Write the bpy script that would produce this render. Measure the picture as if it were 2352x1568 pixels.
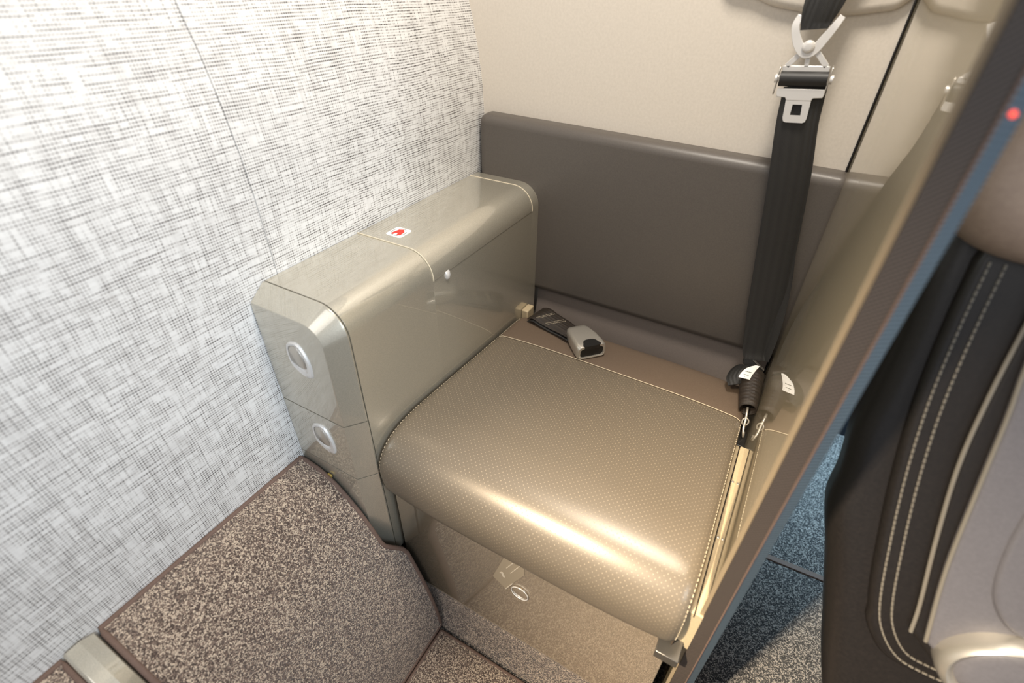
import bpy, math, random
from mathutils import Vector, Matrix

random.seed(7)
for o in list(bpy.data.objects):
    bpy.data.objects.remove(o, do_unlink=True)
scene = bpy.context.scene
COL = scene.collection
ZF = 0.69            # height of the armrest top above the floor; builders work from the armrest top
DROP = Vector((0, 0, ZF))

# ------------------------------------------------------------------ camera
cam_data = bpy.data.cameras.new('camera')
cam = bpy.data.objects.new('camera', cam_data)
COL.objects.link(cam)
R = ((0.86822924, 0.4959941, 0.01295512), (0.30564976, -0.51410196, -0.80142211), (-0.39084038, 0.69977784, -0.59795883))
cx, cy, cz = Vector(R[0]), -Vector(R[1]), -Vector(R[2])
mw = Matrix((cx, cy, cz)).transposed().to_4x4()
mw.translation = Vector((0.543, -0.852, 0.321)) + DROP
cam.matrix_world = mw
cam_data.sensor_width = 36.0
cam_data.lens = 1151.97 / 2352 * 36.0
cam_data.clip_start = 0.01
cam_data.dof.use_dof = True
cam_data.dof.focus_distance = 0.82
cam_data.dof.aperture_fstop = 2.8
scene.camera = cam

# ------------------------------------------------------------------ world, lights, exposure
world = bpy.data.worlds.new('cabin_ambience')
scene.world = world
world.use_nodes = True
wbg = world.node_tree.nodes['Background']
wbg.inputs['Color'].default_value = (0.92, 0.94, 1.0, 1)
wbg.inputs['Strength'].default_value = 0.35

def area(name, loc, target, size, power, color, size_y=None, spread=180):
    l = bpy.data.lights.new(name, 'AREA')
    l.energy = power
    l.color = color
    l.size = size
    l.spread = math.radians(spread)
    if size_y:
        l.shape = 'RECTANGLE'
        l.size_y = size_y
    o = bpy.data.objects.new(name, l)
    COL.objects.link(o)
    o.location = Vector(loc) + DROP
    d = Vector(target) - Vector(loc)
    o.rotation_euler = d.to_track_quat('-Z', 'Y').to_euler()
    return o

area('overhead_reading_light', (0.44, -0.42, 1.20), (0.36, -0.40, -0.2), 0.26, 15.0, (1.0, 0.92, 0.81), 0.16)
area('front_soft_light', (0.34, -1.75, 0.98), (0.40, -0.45, -0.25), 1.00, 1.5, (1.0, 0.96, 0.92), 0.90, 90)  # unseen soft light from the front, kept broad so it leaves no highlight
area('aisle_daylight', (1.50, -1.15, 0.60), (0.03, -0.58, -0.02), 0.50, 1.45, (0.76, 0.88, 1.0), 0.50, 50)
area('mood_light', (0.80, 0.34, 0.05), (0.88, 0.26, -0.69), 0.08, 3.0, (0.46, 0.76, 1.0), 0.08, 80)
area('reading_light', (0.08, -1.50, 1.15), (0.80, -0.32, -0.69), 0.07, 2.7, (1.0, 0.84, 0.62), 0.05, 30)

vs = scene.view_settings
vs.view_transform = 'Standard'
vs.look = 'None'
vs.gamma = 1.0
vs.use_curve_mapping = False
vs.exposure = 0.10

# ------------------------------------------------------------------ materials
def srgb(r, g, b):
    f = lambda c: (c / 255 / 12.92) if c <= 10 else ((c / 255 + 0.055) / 1.055) ** 2.4
    return (f(r), f(g), f(b), 1)

class N:
    """small helper around one node tree"""
    def __init__(s, name):
        s.m = bpy.data.materials.new(name)
        s.m.use_nodes = True
        s.t = s.m.node_tree
        s.b = s.t.nodes['Principled BSDF']
    def n(s, kind, **kw):
        nd = s.t.nodes.new(kind)
        for k, v in kw.items():
            setattr(nd, k, v)
        return nd
    def put(s, sock, v):
        if hasattr(v, 'is_output') or isinstance(v, bpy.types.NodeSocket):
            s.t.links.new(v, sock)
        elif v is not None:
            sock.default_value = v
    def math(s, op, a, b=None, c=None, clamp=False):
        nd = s.n('ShaderNodeMath', operation=op, use_clamp=clamp)
        s.put(nd.inputs[0], a); s.put(nd.inputs[1], b)
        if c is not None: s.put(nd.inputs[2], c)
        return nd.outputs[0]
    def vmath(s, op, a, b=None):
        nd = s.n('ShaderNodeVectorMath', operation=op)
        s.put(nd.inputs[0], a); s.put(nd.inputs[1], b)
        return nd
    def coord(s, kind='Object'):
        return s.n('ShaderNodeTexCoord').outputs[kind]
    def sep(s, v):
        nd = s.n('ShaderNodeSeparateXYZ'); s.put(nd.inputs[0], v); return nd.outputs
    def comb(s, x=0.0, y=0.0, z=0.0):
        nd = s.n('ShaderNodeCombineXYZ')
        s.put(nd.inputs[0], x); s.put(nd.inputs[1], y); s.put(nd.inputs[2], z)
        return nd.outputs[0]
    def noise(s, vec, scale, detail=2.0, rough=0.5):
        nd = s.n('ShaderNodeTexNoise')
        s.put(nd.inputs['Vector'], vec)
        nd.inputs['Scale'].default_value = scale
        nd.inputs['Detail'].default_value = detail
        nd.inputs['Roughness'].default_value = rough
        return nd.outputs['Fac']
    def ramp(s, fac, stops, interp='LINEAR'):
        nd = s.n('ShaderNodeValToRGB')
        nd.color_ramp.interpolation = interp
        el = nd.color_ramp.elements
        while len(el) < len(stops): el.new(0.5)
        for e, (p, c) in zip(el, stops):
            e.position = p; e.color = c
        s.put(nd.inputs[0], fac)
        return nd.outputs[0]
    def mix(s, f, a, b):
        nd = s.n('ShaderNodeMix', data_type='RGBA')
        s.put(nd.inputs[0], f); s.put(nd.inputs[6], a); s.put(nd.inputs[7], b)
        return nd.outputs[2]
    def maprange(s, v, a, b, c=0.0, d=1.0):
        nd = s.n('ShaderNodeMapRange')
        s.put(nd.inputs[0], v)
        for i, q in enumerate((a, b, c, d)): nd.inputs[i + 1].default_value = q
        return nd.outputs[0]
    def bump(s, h, strength=0.3, dist=0.001):
        nd = s.n('ShaderNodeBump')
        nd.inputs['Strength'].default_value = strength
        nd.inputs['Distance'].default_value = dist
        s.put(nd.inputs['Height'], h)
        s.t.links.new(nd.outputs[0], s.b.inputs['Normal'])
    def set(s, color=None, rough=None, metal=None, coat=None, coat_rough=None, spec=None, sheen=None):
        for k, v in (('Base Color', color), ('Roughness', rough), ('Metallic', metal), ('Coat Weight', coat),
                     ('Coat Roughness', coat_rough), ('Specular IOR Level', spec), ('Sheen Weight', sheen)):
            if v is not None: s.put(s.b.inputs[k], v)
        return s.m

def plain(name, color, rough=0.5, metal=0.0, grain=0.0, grain_scale=600, **kw):
    q = N(name)
    if grain:
        f = q.noise(q.coord(), grain_scale, 2.0)
        lo = tuple(c * (1 - grain) for c in color[:3]) + (1,)
        hi = tuple(min(1, c * (1 + grain)) for c in color[:3]) + (1,)
        col = q.ramp(f, [(0.3, lo), (0.7, hi)])
        q.bump(f, 0.12, 0.0004)
    else:
        col = color
    return q.set(col, rough, metal, **kw)

def champagne(name, color, rough=0.34, coat=0.6, coat_rough=0.03, metal=0.55):
    q = N(name)
    fl = q.noise(q.coord(), 1400, 1.0)
    lo = tuple(c * 0.86 for c in color[:3]) + (1,)
    hi = tuple(min(1, c * 1.12) for c in color[:3]) + (1,)
    q.b.inputs['Coat IOR'].default_value = 2.1
    return q.set(q.ramp(fl, [(0.35, lo), (0.65, hi)]), rough, metal, coat, coat_rough)

def woven_wall():
    q = N('linen_laminate')
    x, y, z = q.sep(q.coord())
    pr, pc = 0.0034, 0.0031
    wob = q.noise(q.comb(q.math('MULTIPLY', y, 9.0), q.math('MULTIPLY', z, 9.0)), 1.0, 2.0)
    rz = q.math('ADD', q.math('DIVIDE', z, pr), q.math('MULTIPLY', wob, 1.6))
    cy_ = q.math('ADD', q.math('DIVIDE', y, pc), q.math('MULTIPLY', wob, 1.6))
    ri, rf = q.math('FLOOR', rz), q.math('FRACT', rz)
    ci, cf = q.math('FLOOR', cy_), q.math('FRACT', cy_)
    rowm = q.maprange(q.math('ABSOLUTE', q.math('SUBTRACT', rf, 0.5)), 0.12, 0.30, 1.0, 0.0)
    colm = q.maprange(q.math('ABSOLUTE', q.math('SUBTRACT', cf, 0.5)), 0.10, 0.36, 1.0, 0.0)
    rown = q.noise(q.comb(q.math('MULTIPLY', y, 26.0), q.math('MULTIPLY', ri, 7.31)), 1.0, 2.0, 0.6)
    coln = q.noise(q.comb(q.math('MULTIPLY', ci, 5.77), q.math('MULTIPLY', z, 24.0)), 1.0, 2.0, 0.6)
    streak = q.noise(q.comb(q.math('MULTIPLY', y, 6.0), q.math('MULTIPLY', z, 130.0)), 1.0, 3.0, 0.6)
    streak2 = q.noise(q.comb(q.math('MULTIPLY', y, 95.0), q.math('MULTIPLY', z, 7.0)), 1.0, 3.0, 0.6)
    rowk = q.maprange(rown, 0.40, 0.72)
    colk = q.maprange(coln, 0.42, 0.74)
    dots = q.math('MULTIPLY', rowm, q.math('MULTIPLY', colm, q.maprange(q.math('ADD', rown, coln), 0.84, 1.22)))
    d = q.math('ADD', q.math('MULTIPLY', dots, 1.0), q.math('MULTIPLY', q.math('MULTIPLY', rowm, rowk), 0.34))
    d = q.math('ADD', d, q.math('MULTIPLY', q.math('MULTIPLY', colm, colk), 0.12))
    d = q.math('ADD', d, q.maprange(streak, 0.5, 0.8, 0.0, 0.12))
    d = q.math('ADD', d, q.maprange(streak2, 0.5, 0.8, 0.0, 0.14), clamp=True)
    col = q.ramp(d, [(0.0, srgb(226, 225, 223)), (0.4, srgb(160, 156, 153)), (1.0, srgb(44, 40, 40))])
    q.bump(d, 0.25, -0.0006)
    return q.set(col, 0.55, 0.0, spec=0.35)

def carpet(name, dark, mid, light, scale=300):
    q = N(name)
    co = q.coord()
    v = q.n('ShaderNodeTexVoronoi'); v.feature = 'F1'
    v.inputs['Scale'].default_value = scale
    warp = q.vmath('ADD', co, None)
    nz = q.n('ShaderNodeTexNoise'); nz.inputs['Scale'].default_value = 420; nz.inputs['Detail'].default_value = 1.0
    q.t.links.new(co, nz.inputs['Vector'])
    sc = q.vmath('SCALE', nz.outputs['Color']); sc.inputs['Scale'].default_value = 0.004
    q.t.links.new(sc.outputs[0], warp.inputs[1])
    q.t.links.new(warp.outputs[0], v.inputs['Vector'])
    r = q.sep(v.outputs['Color'])[0]
    col = q.ramp(r, [(0.0, dark), (0.30, dark), (0.44, mid), (0.62, mid), (0.74, light), (1.0, light)])
    q.bump(q.math('SUBTRACT', r, v.outputs['Distance']), 0.7, 0.004)
    return q.set(col, 0.95, 0.0, spec=0.1, sheen=0.3)

def perforated_leather():
    q = N('perforated_leather')
    uv = q.coord('UV')
    s = q.vmath('DIVIDE', uv, (0.0074, 0.0074, 1.0)).outputs[0]
    outs = []
    for off in ((0, 0, 0), (0.5, 0.5, 0)):
        a = q.vmath('ADD', s, off).outputs[0]
        a = q.vmath('FRACTION', a).outputs[0]
        a = q.vmath('SUBTRACT', a, (0.5, 0.5, 0.0)).outputs[0]
        xx, yy, zz = q.sep(a)
        outs.append(q.math('SQRT', q.math('ADD', q.math('POWER', xx, 2.0), q.math('POWER', yy, 2.0))))
    dmin = q.math('MINIMUM', outs[0], outs[1])
    hole = q.maprange(dmin, 0.045, 0.095, 0.7, 0.0)
    grain = q.noise(uv, 900, 2.0)
    base = q.ramp(grain, [(0.3, srgb(112, 102, 88)), (0.7, srgb(123, 112, 97))])
    col = q.mix(hole, base, srgb(186, 168, 142))
    q.bump(q.math('SUBTRACT', q.math('MULTIPLY', grain, 0.25), hole), 0.25, 0.0005)
    rough = q.maprange(hole, 0.0, 1.0, 0.33, 0.8)
    return q.set(col, rough, 0.18, spec=0.55)

def leather(name, a, b, rough=0.42, scale=500, bumpk=0.15, **kw):
    q = N(name)
    f = q.noise(q.coord(), scale, 3.0, 0.6)
    q.bump(f, bumpk, 0.0005)
    return q.set(q.ramp(f, [(0.3, a), (0.7, b)]), rough, 0.0, **kw)

def webbing(name, a, b, pitch=0.0016):
    q = N(name)
    u, v, w = q.sep(q.coord('UV'))
    wv = q.math('SINE', q.math('MULTIPLY', q.math('ADD', v, q.math('MULTIPLY', q.math('PINGPONG', u, 0.003), 1.0)), 2 * math.pi / pitch))
    lw = q.math('SINE', q.math('MULTIPLY', u, 2 * math.pi / 0.012))
    f = q.math('ADD', q.math('MULTIPLY', wv, 0.35), q.math('ADD', q.math('MULTIPLY', lw, 0.14), 0.5), clamp=True)
    q.bump(wv, 0.35, 0.0004)
    return q.set(q.mix(f, a, b), 0.5, 0.0, spec=0.45)

def mesh_band(name, a, b, du, dv, diag=True):
    q = N(name)
    u, v, w = q.sep(q.coord('UV'))
    su = q.math('SINE', q.math('MULTIPLY', u, 2 * math.pi / du))
    sv = q.math('SINE', q.math('MULTIPLY', v, 2 * math.pi / dv))
    f = q.math('ADD', q.math('MULTIPLY', q.math('MULTIPLY', su, sv), 0.5), 0.5) if diag else q.math('ADD', q.math('MULTIPLY', sv, 0.5), 0.5)
    q.bump(f, 0.6, 0.0008)
    return q.set(q.mix(f, a, b), 0.55, 0.0, spec=0.4)

CH = srgb(176, 164, 138)
M = dict(
    linen=woven_wall(),
    cream=leather('cream_wall_covering', srgb(212, 203, 190), srgb(220, 211, 198), 0.6, 260, 0.10),
    champ=champagne('champagne_lacquer', srgb(192, 186, 170), 0.34, 1.0, 0.0, 0.6),
    champ_gloss=champagne('champagne_gloss_lacquer', srgb(194, 180, 150), 0.30, 1.0, 0.02, 0.3),
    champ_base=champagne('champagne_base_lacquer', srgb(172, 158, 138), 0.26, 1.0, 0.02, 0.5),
    seam_glint=plain('pale_glint', srgb(214, 202, 178), 0.35),
    edge_cream=plain('cream_edge_trim', srgb(150, 134, 110), 0.45),
    perf=perforated_leather(),
    taupe=leather('taupe_leather', srgb(98, 83, 70), srgb(106, 91, 77), 0.45),
    pad=leather('charcoal_leather', srgb(86, 80, 75), srgb(93, 87, 81), 0.42),
    strip=leather('grey_cover_cloth', srgb(112, 103, 97), srgb(120, 110, 104), 0.7),
    thread=plain('cream_thread', srgb(206, 192, 166), 0.6),
    silver=plain('satin_nickel', srgb(196, 190, 180), 0.30, 0.65),
    steel=plain('dull_steel', srgb(120, 116, 110), 0.35, 0.8),
    silver_lt=plain('silver_paint', srgb(222, 219, 215), 0.35, 0.3),
    dark_gap=plain('dark_gap', srgb(26, 23, 21), 0.8),
    carpet=carpet('brown_carpet', srgb(84, 69, 61), srgb(134, 114, 101), srgb(214, 194, 172), 660),
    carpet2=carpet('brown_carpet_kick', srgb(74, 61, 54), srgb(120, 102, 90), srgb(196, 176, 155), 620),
    carpet_shaded=carpet('brown_carpet_shaded', srgb(30, 29, 30), srgb(56, 53, 53), srgb(160, 152, 144), 560),  # same brown carpet, with the dimness of the right floor put into its colour
    binding=plain('brown_binding', srgb(104, 84, 74), 0.8, grain=0.15, grain_scale=900),
    web=webbing('black_webbing', srgb(26, 25, 25), srgb(46, 45, 43)),
    web_brown=webbing('brown_black_webbing', srgb(26, 22, 20), srgb(58, 49, 41)),
    black=plain('black_plastic', srgb(28, 27, 26), 0.35),
    white=plain('white_paper', srgb(236, 234, 230), 0.6),
    red=plain('red_print', srgb(226, 52, 40), 0.6),
    ink=plain('dark_print', srgb(70, 84, 76), 0.7),
    rail=plain('tan_rail', srgb(190, 172, 140), 0.45, grain=0.06, grain_scale=300),
    band=mesh_band('brown_woven_band', srgb(22, 20, 20), srgb(92, 82, 76), 0.0036, 0.0036),
    ribs=mesh_band('ribbed_strip', srgb(30, 37, 44), srgb(96, 112, 124), 0.02, 0.0036, False),  # blue light falling on the strip is mixed into its grey
    dleather=leather('dark_brown_leather', srgb(30, 27, 26), srgb(38, 34, 32), 0.38, 300, 0.2),
    gleather=leather('lilac_grey_leather', srgb(104, 102, 107), srgb(112, 110, 115), 0.40, 300, 0.12),
    piping=plain('pale_piping', srgb(128, 122, 112), 0.5),
    head=leather('rose_beige_leather', srgb(160, 138, 122), srgb(170, 148, 130), 0.5, 200, 0.1),
    brass=plain('brass', srgb(196, 168, 92), 0.35, 0.6),
    navy=plain('dark_navy_panel', srgb(26, 30, 40), 0.6),
    clear=plain('faint_patch', srgb(146, 134, 116), 0.35),
    faint=plain('faint_print', srgb(190, 180, 164), 0.5),
)
_led = N('red_led'); _led.set(srgb(230, 60, 50), 0.4)
_led.b.inputs['Emission Color'].default_value = (1, 0.12, 0.08, 1)
_led.b.inputs['Emission Strength'].default_value = 1.5
M['led'] = _led.m

# ------------------------------------------------------------------ mesh helpers
def catmull(pts, n=8, closed=False):
    P = [Vector(p) for p in pts]
    out = []
    m = len(P)
    segs = m if closed else m - 1
    for i in range(segs):
        if closed:
            a, b, c, d = P[(i - 1) % m], P[i], P[(i + 1) % m], P[(i + 2) % m]
        else:
            b, c = P[i], P[i + 1]
            a = P[i - 1] if i > 0 else b * 2 - c
            d = P[i + 2] if i + 2 < m else c * 2 - b
        for k in range(n):
            t = k / n
            out.append(0.5 * ((2 * b) + (c - a) * t + (2 * a - 5 * b + 4 * c - d) * t * t + (3 * b - a - 3 * c + d) * t ** 3))
    if not closed:
        out.append(P[-1].copy())
    return out

class MB:
    def __init__(s):
        s.v = []; s.f = []; s.uv = {}
    def add(s, verts, faces, uvs=None):
        o = len(s.v)
        s.v += [Vector(p) for p in verts]
        for i, f in enumerate(faces):
            if uvs: s.uv[len(s.f)] = [uvs[k] for k in f]
            s.f.append([k + o for k in f])
        return s
    def box(s, lo, hi):
        x0, y0, z0 = lo; x1, y1, z1 = hi
        v = [(x0, y0, z0), (x1, y0, z0), (x1, y1, z0), (x0, y1, z0), (x0, y0, z1), (x1, y0, z1), (x1, y1, z1), (x0, y1, z1)]
        return s.add(v, [(3, 2, 1, 0), (4, 5, 6, 7), (0, 1, 5, 4), (1, 2, 6, 5), (2, 3, 7, 6), (3, 0, 4, 7)])
    def loft(s, rings, closed=True, cap0=True, cap1=True):
        n = len(rings[0]); v = [p for r in rings for p in r]; f = []
        for i in range(len(rings) - 1):
            for k in range(n if closed else n - 1):
                k2 = (k + 1) % n
                f.append((i * n + k, i * n + k2, (i + 1) * n + k2, (i + 1) * n + k))
        if cap0: f.append(tuple(reversed(range(n))))
        if cap1: f.append(tuple((len(rings) - 1) * n + k for k in range(n)))
        return s.add(v, f)
    def tube(s, path, r, n=8, closed=False):
        P = [Vector(p) for p in path]; rings = []
        m = len(P)
        up = None
        for i, p in enumerate(P):
            if closed: t = P[(i + 1) % m] - P[i - 1]
            else: t = P[min(i + 1, m - 1)] - P[max(i - 1, 0)]
            t.normalize()
            if up is None:
                up = Vector((0, 0, 1)) if abs(t.z) < 0.9 else Vector((1, 0, 0))
            a = t.cross(up); a.normalize()
            b = a.cross(t); b.normalize(); up = b
            rr = r[i] if isinstance(r, (list, tuple)) else r
            rings.append([p + (a * math.cos(q) + b * math.sin(q)) * rr for q in [2 * math.pi * k / n for k in range(n)]])
        if closed:
            rings.append(rings[0]); return s.loft(rings, True, False, False)
        return s.loft(rings)
    def ribbon(s, centers, widths, width, th, normals=None):
        """flat strap: centre line, direction across, width and thickness; uv in metres"""
        rings = []; uvs = []; L = 0.0
        m = len(centers)
        C = [Vector(c) for c in centers]
        prof = [(-0.5, 0.5), (-0.47, 1.0), (0.47, 1.0), (0.5, 0.5), (0.47, 0.0), (-0.47, 0.0)]
        for i, c in enumerate(C):
            if i: L += (c - C[i - 1]).length
            w = Vector(widths[i] if isinstance(widths[0], (tuple, list, Vector)) else widths).normalized()
            t = C[min(i + 1, m - 1)] - C[max(i - 1, 0)]
            n = t.cross(w).normalized()
            wd = width[i] if isinstance(width, (list, tuple)) else width
            rings.append([c + w * wd * a + n * th * (b - 0.5) for a, b in prof])
            uvs += [(a * wd, L) for a, b in prof]
        n = 6; v = [p for r in rings for p in r]; f = []
        for i in range(m - 1):
            for k in range(n):
                k2 = (k + 1) % n
                f.append((i * n + k, i * n + k2, (i + 1) * n + k2, (i + 1) * n + k))
        f.append(tuple(reversed(range(n)))); f.append(tuple((m - 1) * n + k for k in range(n)))
        return s.add(v, f, uvs)
    def pillow(s, outline, frame, depth, r, steps=5, back=True):
        """closed 2-D outline (counter-clockwise) raised along the frame normal with a rounded rim of radius r"""
        O, e1, e2, n = frame
        P = [Vector((p[0], p[1])) for p in outline]; m = len(P)
        if sum(P[i].x * P[(i + 1) % m].y - P[(i + 1) % m].x * P[i].y for i in range(m)) < 0: P.reverse()
        nor = []
        for i in range(m):
            t = (P[(i + 1) % m] - P[i - 1]).normalized()
            nor.append(Vector((-t.y, t.x)))
        rings = []
        to3 = lambda q, h: O + e1 * q.x + e2 * q.y + n * h
        rings.append([to3(p, -depth) for p in P])
        for k in range(steps + 1):
            a = math.pi / 2 * k / steps
            rings.append([to3(P[i] + nor[i] * (r * (1 - math.cos(a))), -r + r * math.sin(a)) for i in range(m)])
        return s.loft(rings, True, back, True)

def thing(name, label=None, cat=None, group=None, loc=(0, 0, 0), kind=None):
    o = bpy.data.objects.new(name, None)
    COL.objects.link(o)
    o.empty_display_size = 0.05
    o.location = Vector(loc) + DROP
    if label: o['label'] = label
    if cat: o['category'] = cat
    if group: o['group'] = group
    if kind: o['kind'] = kind
    return o

def world_loc(o):
    p = Vector(o.location)
    while o.parent:
        o = o.parent; p += Vector(o.location)
    return p

def build(mb, name, mat, parent=None, label=None, cat=None, kind=None, bevel=0.0, smooth=40, seg=2, sub=0, group=None):
    me = bpy.data.meshes.new(name)
    V = [p + DROP for p in mb.v]
    lo = Vector([min(p[i] for p in V) for i in range(3)]); hi = Vector([max(p[i] for p in V) for i in range(3)])
    org = Vector(((lo.x + hi.x) / 2, (lo.y + hi.y) / 2, lo.z))
    me.from_pydata([p - org for p in V], [], mb.f)
    if mb.uv:
        lay = me.uv_layers.new(name='UVMap')
        for pi, poly in enumerate(me.polygons):
            if pi in mb.uv:
                for li, uv in zip(poly.loop_indices, mb.uv[pi]):
                    lay.data[li].uv = uv
    me.validate()
    import bmesh
    bm = bmesh.new(); bm.from_mesh(me)
    bmesh.ops.recalc_face_normals(bm, faces=bm.faces)
    bm.to_mesh(me); bm.free()
    me.shade_smooth()
    me.set_sharp_from_angle(angle=math.radians(smooth))
    me.materials.append(M[mat] if isinstance(mat, str) else mat)
    o = bpy.data.objects.new(name, me)
    COL.objects.link(o)
    if parent:
        o.parent = parent
        o.location = org - world_loc(parent)
    else:
        o.location = org
    if bevel:
        b = o.modifiers.new('edge', 'BEVEL'); b.width = bevel; b.segments = seg
        b.limit_method = 'ANGLE'; b.angle_limit = math.radians(35)
    if sub:
        sm = o.modifiers.new('smooth', 'SUBSURF'); sm.levels = sub; sm.render_levels = sub
    if label: o['label'] = label
    if cat: o['category'] = cat
    if kind: o['kind'] = kind
    if group: o['group'] = group
    return o

def prism(poly, axis, a, b):
    """closed polygon in the two other axes swept along one axis"""
    def p3(p, t):
        return {'x': (t, p[0], p[1]), 'y': (p[0], t, p[1]), 'z': (p[0], p[1], t)}[axis]
    return [[p3(p, a) for p in poly], [p3(p, b) for p in poly]]

def arc(cx, cy, r, a0, a1, n):
    return [(cx + r * math.cos(math.radians(a0 + (a1 - a0) * k / n)), cy + r * math.sin(math.radians(a0 + (a1 - a0) * k / n))) for k in range(n + 1)]

def roundrect(w, h, r, n=5, cx=0.0, cy=0.0):
    out = []
    for sx, sy, a in ((1, 1, 0), (-1, 1, 90), (-1, -1, 180), (1, -1, 270)):
        out += arc(cx + sx * (w / 2 - r), cy + sy * (h / 2 - r), r, a, a + 90, n)
    return out

def stitches(path, parent, name, length=0.0032, gap=0.0018, r=0.0005, mat='thread', normal_lift=0.0):
    """a row of short thread stitches along a 3-D path"""
    P = [Vector(p) for p in path]
    mb = MB(); acc = 0.0; on = True; cur = [P[0]]
    for i in range(1, len(P)):
        a, b = P[i - 1], P[i]; L = (b - a).length; t = 0.0
        while t < L - 1e-9:
            need = (length if on else gap) - acc
            step = min(need, L - t)
            t += step; acc += step
            q = a + (b - a) * (t / L)
            if on: cur.append(q)
            if acc >= (length if on else gap) - 1e-9:
                if on and len(cur) > 1: mb.tube([cur[0], cur[-1]], r, 5)
                on = not on; acc = 0.0
                cur = [q]
    return build(mb, name, mat, parent, kind='stuff')

# ------------------------------------------------------------------ the setting
def wall_x(z):
    """sidewall section: upright low down, easing outwards above the armrest"""
    return 0.0 if z < 0.10 else -0.75 * (z - 0.10) ** 2 - 0.02 * (z - 0.10)

wl = thing('wall_left', kind='structure', loc=(-0.01, -0.6, -ZF))
for y0, y1 in ((0.03, -0.5035), (-0.5045, -1.75)):
    mb = MB()
    zs = [-ZF, -0.4, -0.2, 0.0, 0.1] + [0.1 + 0.05 * k for k in range(1, 13)]
    ring = [(wall_x(z), z) for z in zs] + [(wall_x(z) - 0.012, z) for z in reversed(zs)]
    mb.loft(prism(ring, 'y', y0, y1))
    build(mb, 'wall_panel', 'linen', wl, smooth=60)
mb = MB(); mb.box((-0.03, -0.52, -ZF), (-0.013, -0.49, 0.1)); build(mb, 'joint_strip', 'dark_gap', wl)

mb = MB(); mb.box((-0.14, 0.0, -ZF), (0.603, 0.03, 0.75))
build(mb, 'wall_back', 'cream', kind='structure')
mb = MB(); mb.box((0.60, 0.42, -ZF), (1.8, 0.45, 0.60))
build(mb, 'wall_far', 'navy', kind='structure')
mb = MB(); mb.box((-0.03, -1.75, -ZF - 0.03), (1.8, 0.45, -ZF))
build(mb, 'floor', 'carpet_shaded', kind='structure')

# rounded cream head pad fixed on the wall above the seat
mb = MB()
out = catmull([(0.431, 0.291), (0.478, 0.2805), (0.527, 0.2775), (0.565, 0.282), (0.592, 0.291), (0.602, 0.33), (0.602, 0.55), (0.40, 0.56), (0.375, 0.33)], 6, True)
mb.pillow([(p.x, p.y) for p in [Vector((q[0], q[1])) for q in out]], (Vector((0, -0.012, 0)), Vector((1, 0, 0)), Vector((0, 0, 1)), Vector((0, -1, 0))), 0.011, 0.010)
build(mb, 'head_pad', 'cream', label='cream rounded head pad on the cream wall above the seat', cat='head pad')

# ------------------------------------------------------------------ armrest console
con = thing('armrest_console', 'champagne lacquered armrest cabinet standing against the linen wall', 'armrest', loc=(0.07, -0.28, -0.45))
XA, RA, YF = 0.137, 0.040, -0.525
def console_profile(off=0.0, bottom=-0.50, r=RA, x=XA):
    top = [(0.001, bottom), (0.001, -off)]
    return top + [(p[0], p[1]) for p in reversed(arc(x - off - r, -off - r, r, 0, 90, 10))] + [(x - off, bottom)]
YL0, YL1, ZL = -0.057, -0.359, -0.042
mb = MB()
mb.loft(prism(console_profile(), 'y', -0.031, YL0 + 0.0007))
mb.loft(prism(console_profile(), 'y', YL1 - 0.0007, YF + 0.0012))
inner = [(0.001, -0.50), (0.001, -0.005)] + list(reversed(arc(XA - 0.005 - RA, -0.005 - RA, RA, 0, 90, 10))) 
inner += [(XA - 0.005, ZL - 0.0007), (XA, ZL - 0.0007), (XA, -0.50)]
mb.loft(prism(inner, 'y', YL0 + 0.0007, YL1 - 0.0007))
body = build(mb, 'body', 'champ', con, smooth=30, bevel=0.0007)
# lid wrapping over the rounded edge
mb = MB()
o1 = [(0.001, 0.0006)] + list(reversed(arc(XA + 0.0006 - RA, 0.0006 - RA, RA, 0, 90, 12))) + [(XA + 0.0006, ZL)]
i1 = [(XA - 0.004, ZL)] + arc(XA - 0.004 - RA, -0.004 - RA, RA, 0, 90, 12) + [(0.001, -0.004)]
mb.loft(prism(o1 + i1, 'y', YL0, YL1))
lid = build(mb, 'lid', 'champ', con, smooth=30, bevel=0.0006)
# light caught along the lid's end seams, built as pale tubes
for yy in (YL0 + 0.0004, YL1 - 0.0004):
    mb = MB()
    mb.tube([(p[0], yy, p[1] + 0.0001) for p in o1], 0.0008, 6)
    build(mb, 'lid_edge_glint', 'seam_glint', lid)
mb = MB()
prof = [(0.0, 0.004), (0.0035, 0.001), (0.005, -0.005), (0.0035, -0.010), (0.0, -0.012)]
rings = []
for k in range(9):
    a = math.pi * k / 8
    w = 0.0052 * math.sin(a) + 0.0008
    x = -0.326 - 0.0055 * math.cos(a)
    rings.append([(XA + px * math.sin(a) * 0.9 + 0.0, x, ZL - 0.001 + pz * (0.35 + 0.65 * math.sin(a))) for px, pz in prof] + [(XA - 0.002, x, ZL - 0.006)])
mb.loft(rings)
build(mb, 'latch_tab', 'silver_lt', lid, label='small white pull tab under the lid')
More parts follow.
